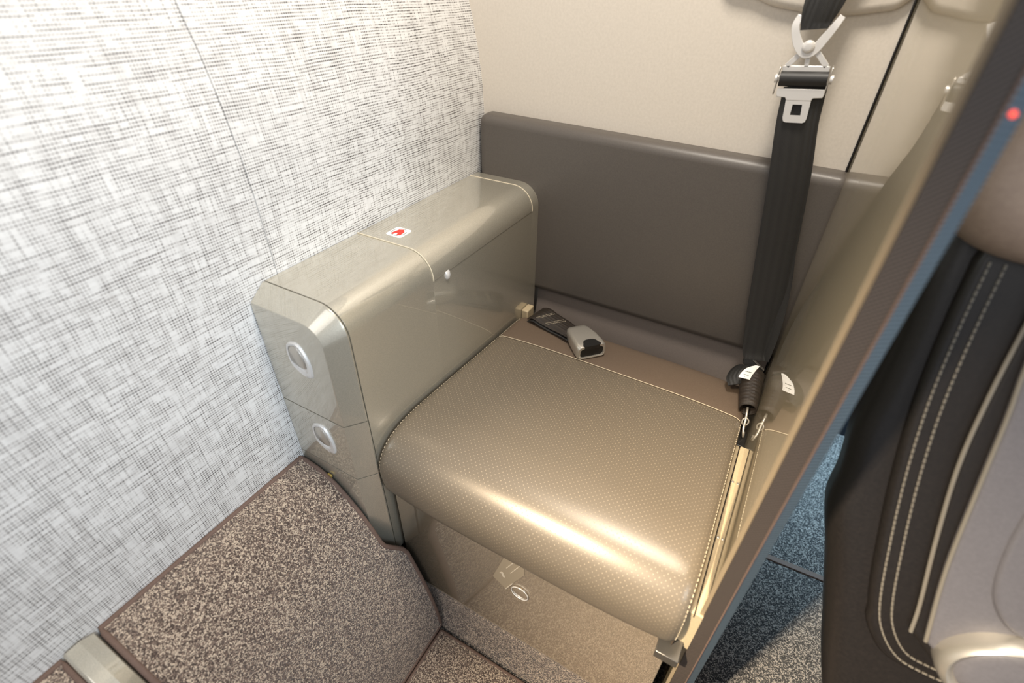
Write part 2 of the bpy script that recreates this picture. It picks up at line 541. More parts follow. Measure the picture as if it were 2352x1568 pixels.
# sticker with the red life vest sign
mb = MB()
mb.loft([[(p[0], p[1], h) for p in roundrect(0.029, 0.030, 0.005, 4, 0.053, -0.327)] for h in (0.0007, 0.0011)])
st = build(mb, 'life_vest_sticker', 'white', lid, label='white rounded sticker with a red life vest sign')
mb = MB()
rp = [(0.0445, -0.3345), (0.0475, -0.3195), (0.0545, -0.3165), (0.0605, -0.3235), (0.0615, -0.3345), (0.0560, -0.3375), (0.0545, -0.3310), (0.0505, -0.3310), (0.0490, -0.3370)]
mb.loft([[(p[0], p[1], h) for p in rp] for h in (0.0010, 0.0014)])
build(mb, 'red_print', 'red', st)
mb = MB()
for a0, a1, rr in ((60, 130, 0.0118), (150, 215, 0.0118), (235, 300, 0.0115), (-30, 30, 0.0112)):
    mb.tube([(p[0], p[1], 0.0012) for p in arc(0.053, -0.327, rr, a0, a1, 8)], 0.00035, 5)
build(mb, 'line_print', 'ink', st, kind='stuff')

# front: two little doors over a base panel, all with the same wide bevel
def front_piece(z1, z0, top):
    r, bev, yb, yf = 0.040, 0.018, YF, -0.552
    def outline(ins, y):
        x1 = XA - ins
        if top:
            zt = -ins
            rr = max(r - ins * 0.55, 0.01)
            pts = [(0.001, zt)] + list(reversed(arc(x1 - rr, zt - rr, rr, 0, 90, 10)))
        else:
            pts = [(0.001, z1)] + [(x1, z1)] * 11
            pts = [(0.001, z1)] + [(x1 - 0.0001 * (10 - k), z1) for k in range(11)]
        pts += [(x1, z0), (0.001, z0)]
        return [(p[0], y, p[1]) for p in pts]
    m = MB()
    m.loft([outline(0.0035, yb + 0.0), outline(0.0, yb - 0.0004), outline(0.0, yb - 0.0022), outline(0.0012, yb - 0.0042), outline(bev, yf + 0.0006), outline(bev + 0.0022, yf)])
    return m
mb = front_piece(0.0, -0.1775, True)
door1 = build(mb, 'upper_door', 'champ', con, smooth=22, bevel=0.0005)
mb = front_piece(-0.179, -0.2865, False)
door2 = build(mb, 'lower_door', 'champ', con, smooth=22, bevel=0.0005)
mb = front_piece(-0.288, -0.50, False)
build(mb, 'base_panel', 'champ', con, smooth=22, bevel=0.0005)
mb = MB(); mb.loft(prism([(0.002, -0.49), (0.002, -0.004)] + list(reversed(arc(XA - 0.005 - RA, -0.005 - RA, RA, 0, 90, 8))) + [(XA - 0.005, -0.49)], 'y', YF + 0.002, YF - 0.006))
build(mb, 'gap_liner', 'dark_gap', con)
# recessed paddle latches
def lens(w, h, cx, cz, n=10):
    """six sided rounded latch outline, pointed at the upper right and lower right"""
    pts = [(-0.45, 0.32), (-0.12, 0.5), (0.22, 0.46), (0.5, 0.05), (0.5, -0.36), (0.36, -0.5), (-0.05, -0.46), (-0.45, -0.22)]
    return [(cx + p.x * w, cz + p.y * h) for p in catmull([(a, b, 0) for a, b in pts], 4, True)]
for (px, pz, d) in ((0.068, -0.080, door1), (0.069, -0.2235, door2)):
    w, h = 0.038, 0.052
    outl = lens(w, h, px, pz)
    fr = (Vector((0, -0.5545, 0)), Vector((1, 0, 0)), Vector((0, 0, 1)), Vector((0, -1, 0)))
    mb = MB()
    inn = [(px + (a - px) * 0.74 - 0.0015, pz + (b - pz) * 0.76 + 0.001) for a, b in outl]
    ring = lambda pts, y: [(a, y, b) for a, b in pts]
    mid = [(px + (a - px) * 0.93, pz + (b - pz) * 0.94) for a, b in outl]
    mb.loft([ring(outl, -0.551), ring(outl, -0.5535), ring(mid, -0.5552), ring(inn, -0.5548), ring(inn, -0.5525)], True, True, True)
    lt = build(mb, 'latch', 'silver_lt', d, smooth=50, label='silver recessed latch')
    mb = MB()
    pad = [(px - 0.002 + (a - px) * 0.66, pz + 0.003 + (b - pz) * 0.62) for a, b in outl]
    pad2 = [(px - 0.002 + (a - px) * 0.58, pz + 0.003 + (b - pz) * 0.54) for a, b in outl]
    mb.loft([ring(pad, -0.5520), ring(pad, -0.5540), ring(pad2, -0.5556)])
    build(mb, 'paddle', 'silver', d, smooth=50)

# ------------------------------------------------------------------ seat
seat = thing('fixed_seat', 'taupe and champagne leather seat between the armrest cabinet and the partition', 'seat', loc=(0.37, -0.28, -0.69))
X0, X1 = 0.1415, 0.5885
prof_y = catmull([(-0.085, -0.300, 0), (-0.088, -0.268, 0), (-0.098, -0.252, 0), (-0.118, -0.2455, 0), (-0.19, -0.2405, 0), (-0.30, -0.231, 0), (-0.40, -0.2225, 0),
                  (-0.450, -0.2195, 0), (-0.487, -0.2235, 0), (-0.512, -0.2345, 0), (-0.528, -0.2525, 0), (-0.534, -0.276, 0), (-0.531, -0.305, 0), (-0.522, -0.326, 0)], 8)
def cushion_xs():
    xs = []
    E_ = 0.016
    for k in range(7):
        a = math.pi / 2 * k / 6
        xs.append((X0 + E_ * (1 - math.cos(a)), 0.011 * (1 - math.sin(a))))
    n = 26
    for k in range(1, n):
        xs.append((X0 + E_ + (X1 - X0 - 2 * E_) * k / n, 0.0))
    for k in range(7):
        a = math.pi / 2 * (6 - k) / 6
        xs.append((X1 - E_ * (1 - math.cos(a)), 0.011 * (1 - math.sin(a))))
    return xs
XS = cushion_xs()
def cushion_pt(j, x, drop, dip=0.0):
    p = prof_y[j]
    t = prof_y[min(j + 1, len(prof_y) - 1)] - prof_y[max(j - 1, 0)]
    n = Vector((t.y, -t.x, 0)).normalized()      # outward normal in (y, z)
    if n.y < 0 and n.x > 0.5: pass
    n = Vector((-n.x, -n.y, 0)) if n.dot(Vector((p.x + 0.30, p.y + 0.33, 0))) < 0 else n
    u = (x - X0) / (X1 - X0)
    crown = 0.007 * (1 - (2 * u - 1) ** 4) if j < len(prof_y) - 4 else 0.0
    q = p + n * (crown - drop - dip)
    return Vector((x, q.x, q.y))
js = min(range(len(prof_y)), key=lambda j: abs(prof_y[j].x + 0.192) + (10 if prof_y[j].y < -0.26 else 0))
arcl = [0.0]
for j in range(1, len(prof_y)): arcl.append(arcl[-1] + (prof_y[j] - prof_y[j - 1]).length)
def cushion_part(j0, j1, name, mat):
    mb = MB(); v = []; uv = []; f = []
    n = len(XS); idx = list(range(j0, j1 + 1))
    for j in idx:
        dip = 0.0016 if j == js else (0.0 if abs(j - js) > 1 else 0.0003)
        for x, dr in XS:
            v.append(cushion_pt(j, x, dr, dip)); uv.append((x, arcl[j]))
    for a in range(len(idx) - 1):
        for k in range(n - 1):
            f.append((a * n + k, a * n + k + 1, (a + 1) * n + k + 1, (a + 1) * n + k))
    mb.add(v, f, uv)
    return build(mb, name, mat, seat, smooth=60)
rear = cushion_part(0, js, 'rear_cushion_panel', 'taupe')
front = cushion_part(js, len(prof_y) - 1, 'front_cushion_panel', 'perf')
# side borders of the cushion
for sx, xe in ((-1, X0), (1, X1)):
    mb = MB(); v = []; f = []
    m = len(prof_y)
    for j in range(m):
        q = cushion_pt(j, xe, 0.011)
        v.append(q); v.append((xe - sx * 0.004, min(max(q.y, -0.525), -0.09), -0.332))
    for j in range(m - 1): f.append((2 * j, 2 * j + 1, 2 * j + 3, 2 * j + 2))
    mb.add(v, f); build(mb, 'cushion_border', 'taupe', seat, smooth=60)
    path = [cushion_pt(j, xe - sx * 0.0021, 0.0050) for j in range(js if sx > 0 else 10, m)]
    stitches(path, seat, 'edge_stitching', 0.0036, 0.0024, 0.00045)
mb = MB(); mb.box((X0 + 0.006, -0.516, -0.336), (X1 - 0.006, -0.09, -0.322)); build(mb, 'cushion_underside', 'taupe', seat)
# seam between the two cushion panels: fine pale welt
mb = MB(); mb.tube([cushion_pt(js, x, dr, -0.0002) for x, dr in XS[3:-3]], 0.0006, 6)
build(mb, 'seam_welt', 'thread', seat)

# base below the cushion
mb = MB()
ring = [(0.1435, -0.10), (0.1435, -0.505), (0.1450, -0.511), (0.1500, -0.5145), (0.585, -0.5145), (0.585, -0.10)]
mb.loft(prism(ring, 'z', -0.578, -0.334))
base = build(mb, 'base_box', 'champ_base', seat, smooth=40, bevel=0.001)
mb = MB()   # tucked lower lip of the front
mb.loft(prism([(-0.5146, -0.5785), (-0.5120, -0.590), (-0.50, -0.594), (-0.48, -0.594), (-0.48, -0.5785)], 'x', 0.15, 0.585))
build(mb, 'base_lip', 'champ_base', base, smooth=40)
mb = MB()
for a in range(1):
    c = [(0.3755 + 0.0140 * math.cos(t), -0.5165, -0.4265 + 0.0140 * math.sin(t)) for t in [2 * math.pi * k / 32 for k in range(32)]]
    mb.tube(c, 0.0008, 8, True)
build(mb, 'plug_ring', 'silver_lt', base, label='thin silver ring around the round plug')
mb = MB()
mb.loft([[(0.3755 + r * math.cos(t), y, -0.4265 + r * math.sin(t)) for t in [2 * math.pi * k / 32 for k in range(32)]] for r, y in ((0.0125, -0.5140), (0.0125, -0.5160), (0.0115, -0.5166))])
build(mb, 'plug', 'champ_base', base)
mb = MB()
pl = [(0.328, -0.423), (0.350, -0.438), (0.381, -0.372), (0.381, -0.340), (0.366, -0.332), (0.352, -0.338)]  # thin slanted patch on the panel, carrying a number and short lines
mb.loft([[(a, y, b) for a, b in pl] for y in (-0.5145, -0.5152)])
plc = build(mb, 'number_patch', 'clear', base, label='faint patch with a pale number 1')
mb = MB()
def glyph_one(ox, oz, sc, ang):
    pts = [(-0.18, 0.0), (0.18, 0.0), (0.18, 1.0), (-0.05, 1.0), (-0.42, 0.78), (-0.36, 0.62), (-0.18, 0.70)]
    c, s = math.cos(ang), math.sin(ang)
    return [(ox + sc * (a * c - b * s), oz + sc * (a * s + b * c)) for a, b in pts]
g = glyph_one(0.348, -0.4075, 0.012, 0.35)
mb.loft([[(a, y, b) for a, b in g] for y in (-0.5151, -0.5155)])
build(mb, 'number_print', 'faint', plc)
mb = MB()
for (a, b) in (((0.352, -0.378), (0.366, -0.348)), ((0.359, -0.386), (0.374, -0.352))):
    for k in range(5):
        p = Vector(a).lerp(Vector(b), k / 5); q = Vector(a).lerp(Vector(b), (k + 0.6) / 5)
        mb.tube([(p.x, -0.5153, p.y), (q.x, -0.5153, q.y)], 0.0008, 5)
mb.tube([(0.3515, -0.5154, -0.437), (0.362, -0.5154, -0.413)], 0.0009, 5)
build(mb, 'line_print', 'faint', plc, kind='stuff')
# carpeted kick below the base
mb = MB()
kp = [(-0.508, -0.590), (-0.512, -0.600), (-0.511, -0.625), (-0.514, -0.650), (-0.521, -0.672), (-0.527, -0.6895), (-0.40, -0.6895), (-0.40, -0.590)]
mb.loft(prism(kp, 'x', 0.150, 0.590))
build(mb, 'carpet_kick', 'carpet2', seat, smooth=60)
# tan side rail with groove, between cushion and partition
mb = MB()
mb.loft(prism([(0.5895, -0.34), (0.5895, -0.262), (0.5940, -0.261), (0.5945, -0.264), (0.5955, -0.264), (0.5960, -0.261), (0.6045, -0.261), (0.6045, -0.34)], 'y', -0.225, -0.512))
rail = build(mb, 'side_rail', 'rail', seat, smooth=30)
mb = MB(); mb.box((0.5943, -0.512, -0.268), (0.5957, -0.225, -0.2635)); build(mb, 'rail_groove', 'dark_gap', rail)
mb = MB(); mb.loft(prism([(0.5700, -0.345), (0.5700, -0.330), (0.5975, -0.330), (0.5975, -0.345)], 'y', -0.500, -0.5380)); build(mb, 'rail_bracket', 'steel', rail, bevel=0.0008)
for yy in (-0.30, -0.40):
    mb = MB(); mb.loft([[(0.598 + r * math.cos(t), yy + r * math.sin(t), h) for t in [2 * math.pi * k / 14 for k in range(14)]] for r, h in ((0.0018, -0.262), (0.0018, -0.2603), (0.0011, -0.2600))])
    build(mb, 'screw', 'silver', rail)

# backrest pad and the cloth strip below it
mb = MB()
fr = (Vector((0, -0.031, 0)), Vector((1, 0, 0)), Vector((0, 0, 1)), Vector((0, -1, 0)))
bp = roundrect(0.6105, 0.331, 0.017, 8, 0.3090, -0.0585)
bp = [(x, z - (0.010 * max(0, x - 0.25) / 0.35 if z > 0 else 0)) for x, z in bp]
mb.pillow(bp, fr, 0.0305, 0.0160, 7)
build(mb, 'backrest_pad', 'pad', seat, smooth=60)
mb = MB()
mb.loft(prism([(-0.001, -0.215), (-0.010, -0.218), (-0.014, -0.235), (-0.030, -0.300), (-0.001, -0.300)], 'x', 0.1385, 0.600))
build(mb, 'back_strip', 'strip', seat, smooth=40)
mb = MB(); mb.box((0.1375, -0.088, -0.30), (0.152, -0.060, -0.2425)); build(mb, 'corner_block', 'rail', seat, bevel=0.002)

# ------------------------------------------------------------------ buckle half of the lap belt lying on the cushion
lap = thing('buckle_strap', 'short dark brown belt strap ending in a silver buckle on the cushion', 'seat belt', loc=(0.25, -0.13, -0.24))
# local frame of the buckle: along the strap towards the open mouth
bo = Vector((0.298, -0.147, -0.2355)); bt = Vector((0.050, -0.046, 0.000)).normalized(); bs = Vector((-bt.y, bt.x, 0.0)); bu = Vector((0, 0, 1))
cent = catmull([(0.176, -0.100, -0.232), (0.192, -0.106, -0.2235), (0.212, -0.113, -0.2245), (0.240, -0.121, -0.2255), (0.262, -0.130, -0.2245), (0.281, -0.139, -0.2240)], 6)
wd = [Vector((0.02, 0.046, 0.012)).lerp(bs * 0.05, i / (len(cent) - 1)) for i in range(len(cent))]
wth = [0.044 - 0.008 * max(0, (i / (len(cent) - 1) - 0.6) / 0.4) for i in range(len(cent))]
mb = MB(); mb.ribbon(cent, wd, wth, 0.0026); strap = build(mb, 'strap', 'web_brown', lap, smooth=50)
cent2 = [c - Vector((0.0, 0.002, 0.0055)) for c in cent]
mb = MB(); mb.ribbon(cent2, wd, [w * 0.97 for w in wth], 0.0026); build(mb, 'strap_underlay', 'web', lap, smooth=50)
for s0 in (0.30, 0.36, 0.50, 0.56):
    i = int(s0 * (len(cent) - 1)); w = wd[i].normalized()
    stitches([cent[i] + Vector((0, 0, 0.0017)) + w * a + bt * (0.006 * a / 0.02) for a in [(-0.018 + 0.004 * k) for k in range(10)]], strap, 'stitch_row', 0.0016, 0.0012, 0.0004)
def bl(a, b, c): return bo + bt * a * 1.18 + bs * b * 1.18 + bu * c * 1.22
def bsec(a, w, h, r, z0=0.0):
    return [bl(a, p[0], z0 + h / 2 + p[1]) for p in roundrect(w, h, r, 4)]
mb = MB()
secs = [(-0.030, 0.026, 0.013, 0.005, 0.004), (-0.0275, 0.033, 0.017, 0.006, 0.002), (-0.020, 0.0385, 0.0200, 0.007, 0.001), (0.000, 0.043, 0.0225, 0.0055, 0.0005), (0.020, 0.046, 0.0235, 0.0055, 0.0), (0.028, 0.0455, 0.0230, 0.0055, 0.0), (0.031, 0.0440, 0.0215, 0.0070, 0.0008)]
rings = [bsec(*q) for q in secs]
rings += [bsec(0.0310, 0.0375, 0.0150, 0.005, 0.0040), bsec(0.012, 0.034, 0.0130, 0.004, 0.005)]
mb.loft(rings)
# scooped thumb opening on the upper face
bk = build(mb, 'buckle_shell', 'silver', lap, smooth=50)
mb = MB()
rr = roundrect(0.037, 0.0145, 0.005, 4)
mb.loft([[bl(a, p[0], 0.0115 + p[1]) for p in rr] for a in (0.010, 0.0300)], True, True, True)
build(mb, 'buckle_mouth', 'black', lap)
mb = MB()
sc = [(0.0312, -0.0125), (0.0312, 0.0125), (0.024, 0.0120), (0.0175, 0.0085), (0.0155, 0.0), (0.0175, -0.0085), (0.024, -0.0120)]
mb.loft([[bl(a, b, h - (0.0008 if a > 0.03 else 0)) for a, b in [(p.x, p.y) for p in catmull([(q[0], q[1], 0) for q in sc], 3, True)]] for h in (0.018, 0.0240)])
build(mb, 'thumb_recess', 'black', lap, smooth=50)
mb = MB()
path = catmull([tuple(bl(0.0318, -0.0195, 0.0065)), tuple(bl(0.0318, -0.0165, 0.0035)), tuple(bl(0.0318, 0.0165, 0.0035)), tuple(bl(0.0318, 0.0195, 0.0065))], 4)
mb.tube(path, 0.0011, 6); build(mb, 'mouth_lip', 'silver', lap)

# ------------------------------------------------------------------ shoulder belt
belt = thing('shoulder_belt', 'black shoulder belt with silver hanger and latch plate hanging beside the partition', 'seat belt', loc=(0.54, -0.05, -0.24))
YB = -0.052
def strap(pts, width, th, name, mat, parent=belt, wdir=None, n=8):
    C = catmull([(p[0], p[1], p[2]) for p in pts], n)
    m = len(C)
    if callable(width): W = [width(i / (m - 1)) for i in range(m)]
    else: W = [width] * m
    D = [wdir(i / (m - 1)) if callable(wdir) else (wdir or Vector((1, 0, 0.12))) for i in range(m)]
    b = MB(); b.ribbon(C, D, W, th)
    return build(b, name, mat, parent, smooth=50)
strap([(0.522, -0.040, 0.500), (0.517, -0.046, 0.38), (0.5105, -0.053, 0.300), (0.5075, YB - 0.003, 0.2655)], lambda t: 0.056 - 0.027 * t ** 2.2, 0.0022, 'upper_strap', 'web')
strap([(0.522, -0.033, 0.500), (0.516, -0.040, 0.38), (0.511, -0.047, 0.300), (0.508, -0.0495, 0.268)], lambda t: 0.055 - 0.027 * t ** 2.2, 0.0022, 'upper_strap_back', 'web')
# forked hanger
fork = thing_parent = None
mb = MB()
fk = catmull([(0.4890, YB + 0.001, 0.2790), (0.4868, YB - 0.001, 0.2680), (0.4925, YB - 0.002, 0.2540), (0.5005, YB - 0.003, 0.2440), (0.5080, YB - 0.0035, 0.2405), (0.5155, YB - 0.003, 0.2450), (0.5230, YB - 0.002, 0.2580), (0.5290, YB - 0.001, 0.2700), (0.5335, YB + 0.001, 0.2800)], 6)
wid = [0.0072 + 0.0045 * math.sin(math.pi * i / (len(fk) - 1)) for i in range(len(fk))]
dirs = []
for i in range(len(fk)):
    t = fk[min(i + 1, len(fk) - 1)] - fk[max(i - 1, 0)]
    dirs.append(t.cross(Vector((0, 1, 0))).normalized())
mb.ribbon(fk, dirs, wid, 0.0030)
hang = build(mb, 'hanger_fork', 'silver_lt', belt, smooth=50, bevel=0.0004, label='forked silver hanger')
mb = MB(); mb.tube([(0.4890, YB + 0.0008, 0.2715), (0.5300, YB + 0.0008, 0.2725)], 0.0014, 8); build(mb, 'hanger_bar', 'silver', hang)
mb = MB()
mb.loft([[(0.5080 + r * math.cos(t), y, 0.2475 + r * math.sin(t)) for t in [2 * math.pi * k / 24 for k in range(24)]] for r, y in ((0.0072, YB - 0.002), (0.0072, YB - 0.0055), (0.0063, YB - 0.0068), (0.003, YB - 0.0073))])
build(mb, 'rivet', 'silver_lt', hang, smooth=60)
# adjuster frame: two slanted arms, centre post, cross bar, side cheeks
ang = math.radians(4.0); ca, sa = math.cos(ang), math.sin(ang)
def ad(u, w, d=0.0):
    """plate coordinates: u across, w up, d towards the viewer"""
    return Vector((0.5130 + u * ca - w * 0.10, YB - 0.001 - d, 0.2185 + w + u * sa))
def bar(a, b, w, th, name, mat, par, d=0.0):
    A, B_ = ad(*a, d), ad(*b, d)
    t = (B_ - A).normalized(); nrm = t.cross(Vector((0, 1, 0))).normalized()
    m = MB()
    m.loft([[p + nrm * w / 2 * sx + Vector((0, 1, 0)) * th / 2 * sy for sx, sy in ((-1, -1), (1, -1), (1, 1), (-1, 1))] for p in (A, B_)])
    return build(m, name, mat, par, bevel=0.0005)
mb = MB()
cb = [ad(u, w, 0.0012) for u, w in ((-0.0265, 0.002), (0.0265, 0.002), (0.0265, 0.0080), (0.0235, 0.0085), (-0.0235, 0.0085), (-0.0265, 0.0080))]
mb.loft([cb, [p + Vector((0, 0.0024, 0)) for p in cb]])
frame = build(mb, 'adjuster_frame', 'silver_lt', belt, bevel=0.0005)
bar((-0.0225, 0.0075), (-0.0065, 0.0250), 0.0064, 0.0024, 'frame_arm', 'silver_lt', frame)
bar((0.0225, 0.0075), (0.0070, 0.0250), 0.0064, 0.0024, 'frame_arm', 'silver_lt', frame)
bar((0.0000, 0.0070), (0.0000, 0.0230), 0.0055, 0.0024, 'frame_post', 'silver_lt', frame)
for u in (-0.0285, 0.0285):
    m = MB()
    ol = [ad(u, 0, 0) + Vector((0, a, b)) for a, b in [(p[0] - 0.002, p[1] - 0.008) for p in roundrect(0.012, 0.034, 0.0055, 4)]]
    s_ = Vector((0.0013 * (1 if u > 0 else -1), 0, 0))
    m.loft([ol, [p + s_ for p in ol]]); build(m, 'side_cheek', 'silver', frame, bevel=0.0004)
    m = MB(); c0 = ad(u, -0.006, 0.002)
    m.tube([c0, c0 + s_ * 3.2], 0.0052, 14); build(m, 'cheek_pin', 'silver_lt', frame)
m = MB(); m.tube([ad(-0.0270, -0.006, 0.003), ad(0.0270, -0.006, 0.003)], 0.0088, 20); build(m, 'webbing_roll', 'web', belt, smooth=50)
# latch plate
mb = MB()
lp = [(-0.0270, -0.0165), (0.0270, -0.0165), (0.0275, -0.0210), (0.0265, -0.0255), (0.0165, -0.0262), (0.0145, -0.0285)]
lp += [(0.0135, -0.0500), (0.0120, -0.0545), (0.0095, -0.0560), (-0.0105, -0.0560), (-0.0128, -0.0545), (-0.0138, -0.0505), (-0.0142, -0.0285), (-0.0165, -0.0262), (-0.0265, -0.0255), (-0.0275, -0.0210)]
hole = [(-0.0055, -0.0345), (0.0055, -0.0345), (0.0060, -0.0475), (-0.0060, -0.0475)]
# built as a frame around the square hole
def lpv(p, d): return ad(p[0], p[1], d)
outer_ring = [(-0.0270, -0.0165), (0.0270, -0.0165), (0.0275, -0.0225), (0.0262, -0.0262), (0.0160, -0.0268), (0.0145, -0.0300), (-0.0145, -0.0300), (-0.0160, -0.0268), (-0.0262, -0.0262), (-0.0275, -0.0225)]
mb.loft([[lpv(p, 0.0060) for p in outer_ring], [lpv(p, 0.0085) for p in outer_ring]])
plate = build(mb, 'latch_plate', 'silver_lt', belt, bevel=0.0006)
mb = MB()
T = [(0.0145, -0.0285), (-0.0145, -0.0285), (-0.0141, -0.0505), (-0.0128, -0.0548), (-0.0100, -0.0562), (0.0100, -0.0562), (0.0128, -0.0548), (0.0141, -0.0505)]
Hh = [(0.0055, -0.0345), (-0.0055, -0.0345), (-0.0060, -0.0460), (-0.0060, -0.0475), (-0.0045, -0.0475), (0.0045, -0.0475), (0.0060, -0.0475), (0.0060, -0.0460)]
rg = [[lpv(p, 0.0064) for p in T], [lpv(p, 0.0082) for p in T], [lpv(p, 0.0082) for p in Hh], [lpv(p, 0.0064) for p in Hh]]
rg.append(rg[0])
mb.loft(rg, True, False, False)
build(mb, 'latch_tongue', 'silver_lt', plate, smooth=30)
# lower webbing, two runs, folded at the bottom
wf = lambda t: Vector((1, 0.05, 0.14 + 0.10 * t))
strap([(0.5175, YB - 0.003, 0.205), (0.5230, YB - 0.004, 0.160), (0.5350, YB - 0.003, 0.095), (0.5460, YB + 0.0, 0.020), (0.5560, YB + 0.001, -0.050), (0.5670, YB - 0.003, -0.130), (0.5745, YB - 0.010, -0.190), (0.5775, YB - 0.016, -0.208)],
      lambda t: 0.0475 + 0.006 * math.sin(math.pi * t) - 0.014 * max(0, t - 0.7) / 0.3, 0.0018, 'front_webbing', 'web', wdir=wf)
wb = lambda t: Vector((1, -0.15 - 0.9 * max(0, t - 0.4), 0.15))
strap([(0.5200, YB + 0.006, 0.205), (0.5270, YB + 0.005, 0.150), (0.5395, YB + 0.007, 0.095), (0.5545, YB + 0.008, 0.000), (0.5720, YB + 0.006, -0.080), (0.5810, YB - 0.002, -0.150), (0.5830, YB - 0.008, -0.205)],
      lambda t: 0.0470 - 0.010 * t, 0.0018, 'rear_webbing', 'web', wdir=wb)
mb = MB()   # stop clip on the fold
A = Vector((0.5775, -0.066, -0.2105)); w_ = Vector((0.036, -0.010, -0.018)); wn = w_.normalized(); dn = Vector((0.1, -0.35, -0.9)).normalized(); on_ = wn.cross(dn).normalized()
bx = lambda a, b, c: A + wn * a + dn * b + on_ * c
ring0 = [(-0.021, 0.0), (0.021, 0.0), (0.021, 0.020), (-0.021, 0.020)]
mb.loft([[bx(a, b, -0.003) for a, b in ring0], [bx(a, b, 0.003) for a, b in ring0]])
build(mb, 'fold_sleeve', 'black', belt, bevel=0.001)
mb = MB(); mb.tube([bx(-0.022, 0.0, 0.003), bx(0.022, 0.0, 0.003)], 0.0006, 6); mb.tube([bx(-0.022, 0.0, -0.003), bx(0.022, 0.0, -0.003)], 0.0006, 6)
build(mb, 'sleeve_rim', 'steel', belt)

# ------------------------------------------------------------------ lower belt end with label and hook
anc = thing('belt_anchor', 'rolled dark belt end with white label and steel hook at the seat corner', 'seat belt', loc=(0.58, -0.13, -0.26))
# rolled webbing tube running down towards the hook
ax0 = Vector((0.5805, -0.098, -0.2180)); ax1 = Vector((0.5890, -0.172, -0.2310))
axis = (ax1 - ax0).normalized(); sd = axis.cross(Vector((0, 0, 1))).normalized(); upv = sd.cross(axis).normalized()
mb = MB(); v = []; uv = []; f = []
NA, NB = 14, 8
for i in range(NB + 1):
    t = i / NB
    rad = 0.0185 - 0.0055 * t
    for k in range(NA + 1):
        a = math.radians(-40 + 330 * k / NA)
        rr = rad * (1 + 0.08 * k / NA)
        c = ax0.lerp(ax1, t)
        v.append(c + (sd * math.cos(a) + upv * math.sin(a)) * rr); uv.append((t * 0.07, k * 0.006))
for i in range(NB):
    for k in range(NA): f.append((i * (NA + 1) + k, i * (NA + 1) + k + 1, (i + 1) * (NA + 1) + k + 1, (i + 1) * (NA + 1) + k))
mb.add(v, f, uv)
rolled = build(mb, 'webbing_tube', 'web_brown', anc, smooth=60)
sm = rolled.modifiers.new('thick', 'SOLIDIFY'); sm.thickness = 0.0018
# strap bending from the tube up to the fold
mb = MB()
C = catmull([(0.579, -0.076, -0.222), (0.5710, -0.085, -0.2120), (0.5630, -0.100, -0.2110), (0.5600, -0.116, -0.2160), (0.5660, -0.130, -0.2200)], 6)
mb.ribbon(C, [Vector((0.5, -0.55, 0.35)).lerp(Vector((0.75, 0.35, 0.25)), i / (len(C) - 1)) for i in range(len(C))], 0.034, 0.0020)
build(mb, 'strap_loop', 'web', anc, smooth=50)
mb = MB()
tl = catmull([(0.5835, -0.098, -0.1970), (0.5760, -0.110, -0.1985), (0.5715, -0.123, -0.2015), (0.5700, -0.133, -0.2040)], 5)
mb.ribbon(tl, Vector((0.8, 0.25, -0.10)), [0.006, 0.009, 0.011, 0.0125, 0.014, 0.0155, 0.0165, 0.017, 0.0172, 0.0175, 0.0178, 0.018, 0.018, 0.018, 0.018, 0.018][:len(tl)], 0.0006)
tag = build(mb, 'label_tag', 'white', anc, smooth=50, label='white sewn label with small dark print')
mb = MB()
for i, L in ((8, 0.010), (11, 0.008), (13, 0.003)):
    c = tl[i] + Vector((0.0005, -0.0003, 0.0009)); wv_ = Vector((0.8, 0.25, -0.10)).normalized()
    for k in range(4 if L > 0.004 else 1):
        a = c + wv_ * (-L / 2 + k * L / 4)
        mb.tube([a, a + wv_ * (L / 5.5)], 0.00045, 5)
build(mb, 'label_print', 'ink', tag, kind='stuff')
# steel hook
mb = MB()
hk = catmull([tuple(ax1 - axis * 0.004), tuple(ax1 + axis * 0.008 + Vector((0, 0, -0.002))), (0.5910, -0.187, -0.240), (0.5920, -0.197, -0.249), (0.5945, -0.203, -0.257), (0.5960, -0.199, -0.264), (0.5950, -0.190, -0.262)], 6)
mb.tube(hk, 0.0019, 8)
build(mb, 'steel_hook', 'silver', anc, smooth=60)
mb = MB()
rg_ = [(0.5915 + 0.0045 * math.cos(t), -0.188 + 0.0045 * math.sin(t) * 0.5, -0.2425 + 0.0055 * math.sin(t)) for t in [2 * math.pi * k / 20 for k in range(20)]]
mb.tube(rg_, 0.0012, 6, True); build(mb, 'hook_ring', 'silver', anc)
mb = MB(); mb.box((0.5885, -0.222, -0.272), (0.6005, -0.190, -0.263)); build(mb, 'anchor_plate', 'black', anc, bevel=0.0008)

# ------------------------------------------------------------------ partition
par = thing('privacy_partition', 'glossy champagne privacy partition with brown woven end band right of the seat', 'partition', loc=(0.63, -0.25, -ZF))
pa, pb = Vector((0.6068, 0.42, 0)), Vector((0.5998, -0.506, 0))
pa = Vector((0.6038, 0.0, 0)) + (Vector((0.6038, 0.0, 0)) - pb) * (0.42 / 0.506)
pd = (pa - pb).normalized(); pn = Vector((pd.y, -pd.x, 0))   # pn points to +x
ZT = 0.55
def slab(p0, p1, t0, t1, z0, z1):
    m = MB()
    q = [p0 + pn * t0, p1 + pn * t0, p1 + pn * t1, p0 + pn * t1]
    m.loft([[Vector((a.x, a.y, z)) for a in q] for z in (z0, z1)])
    return m
build(slab(pb, pa, 0.0, 0.024, -0.69, ZT), 'panel', 'champ_gloss', par, label='glossy champagne panel')
build(slab(pb - pd * 0.0030, pb - pd * 0.0001, 0.0, 0.0040, -0.69, ZT), 'cream_edge', 'edge_cream', par)
mb = MB(); mb.tube([(0.6020, -0.0015, -0.69), (0.6020, -0.0015, ZT)], 0.0012, 6); build(mb, 'corner_gasket', 'dark_gap', par)
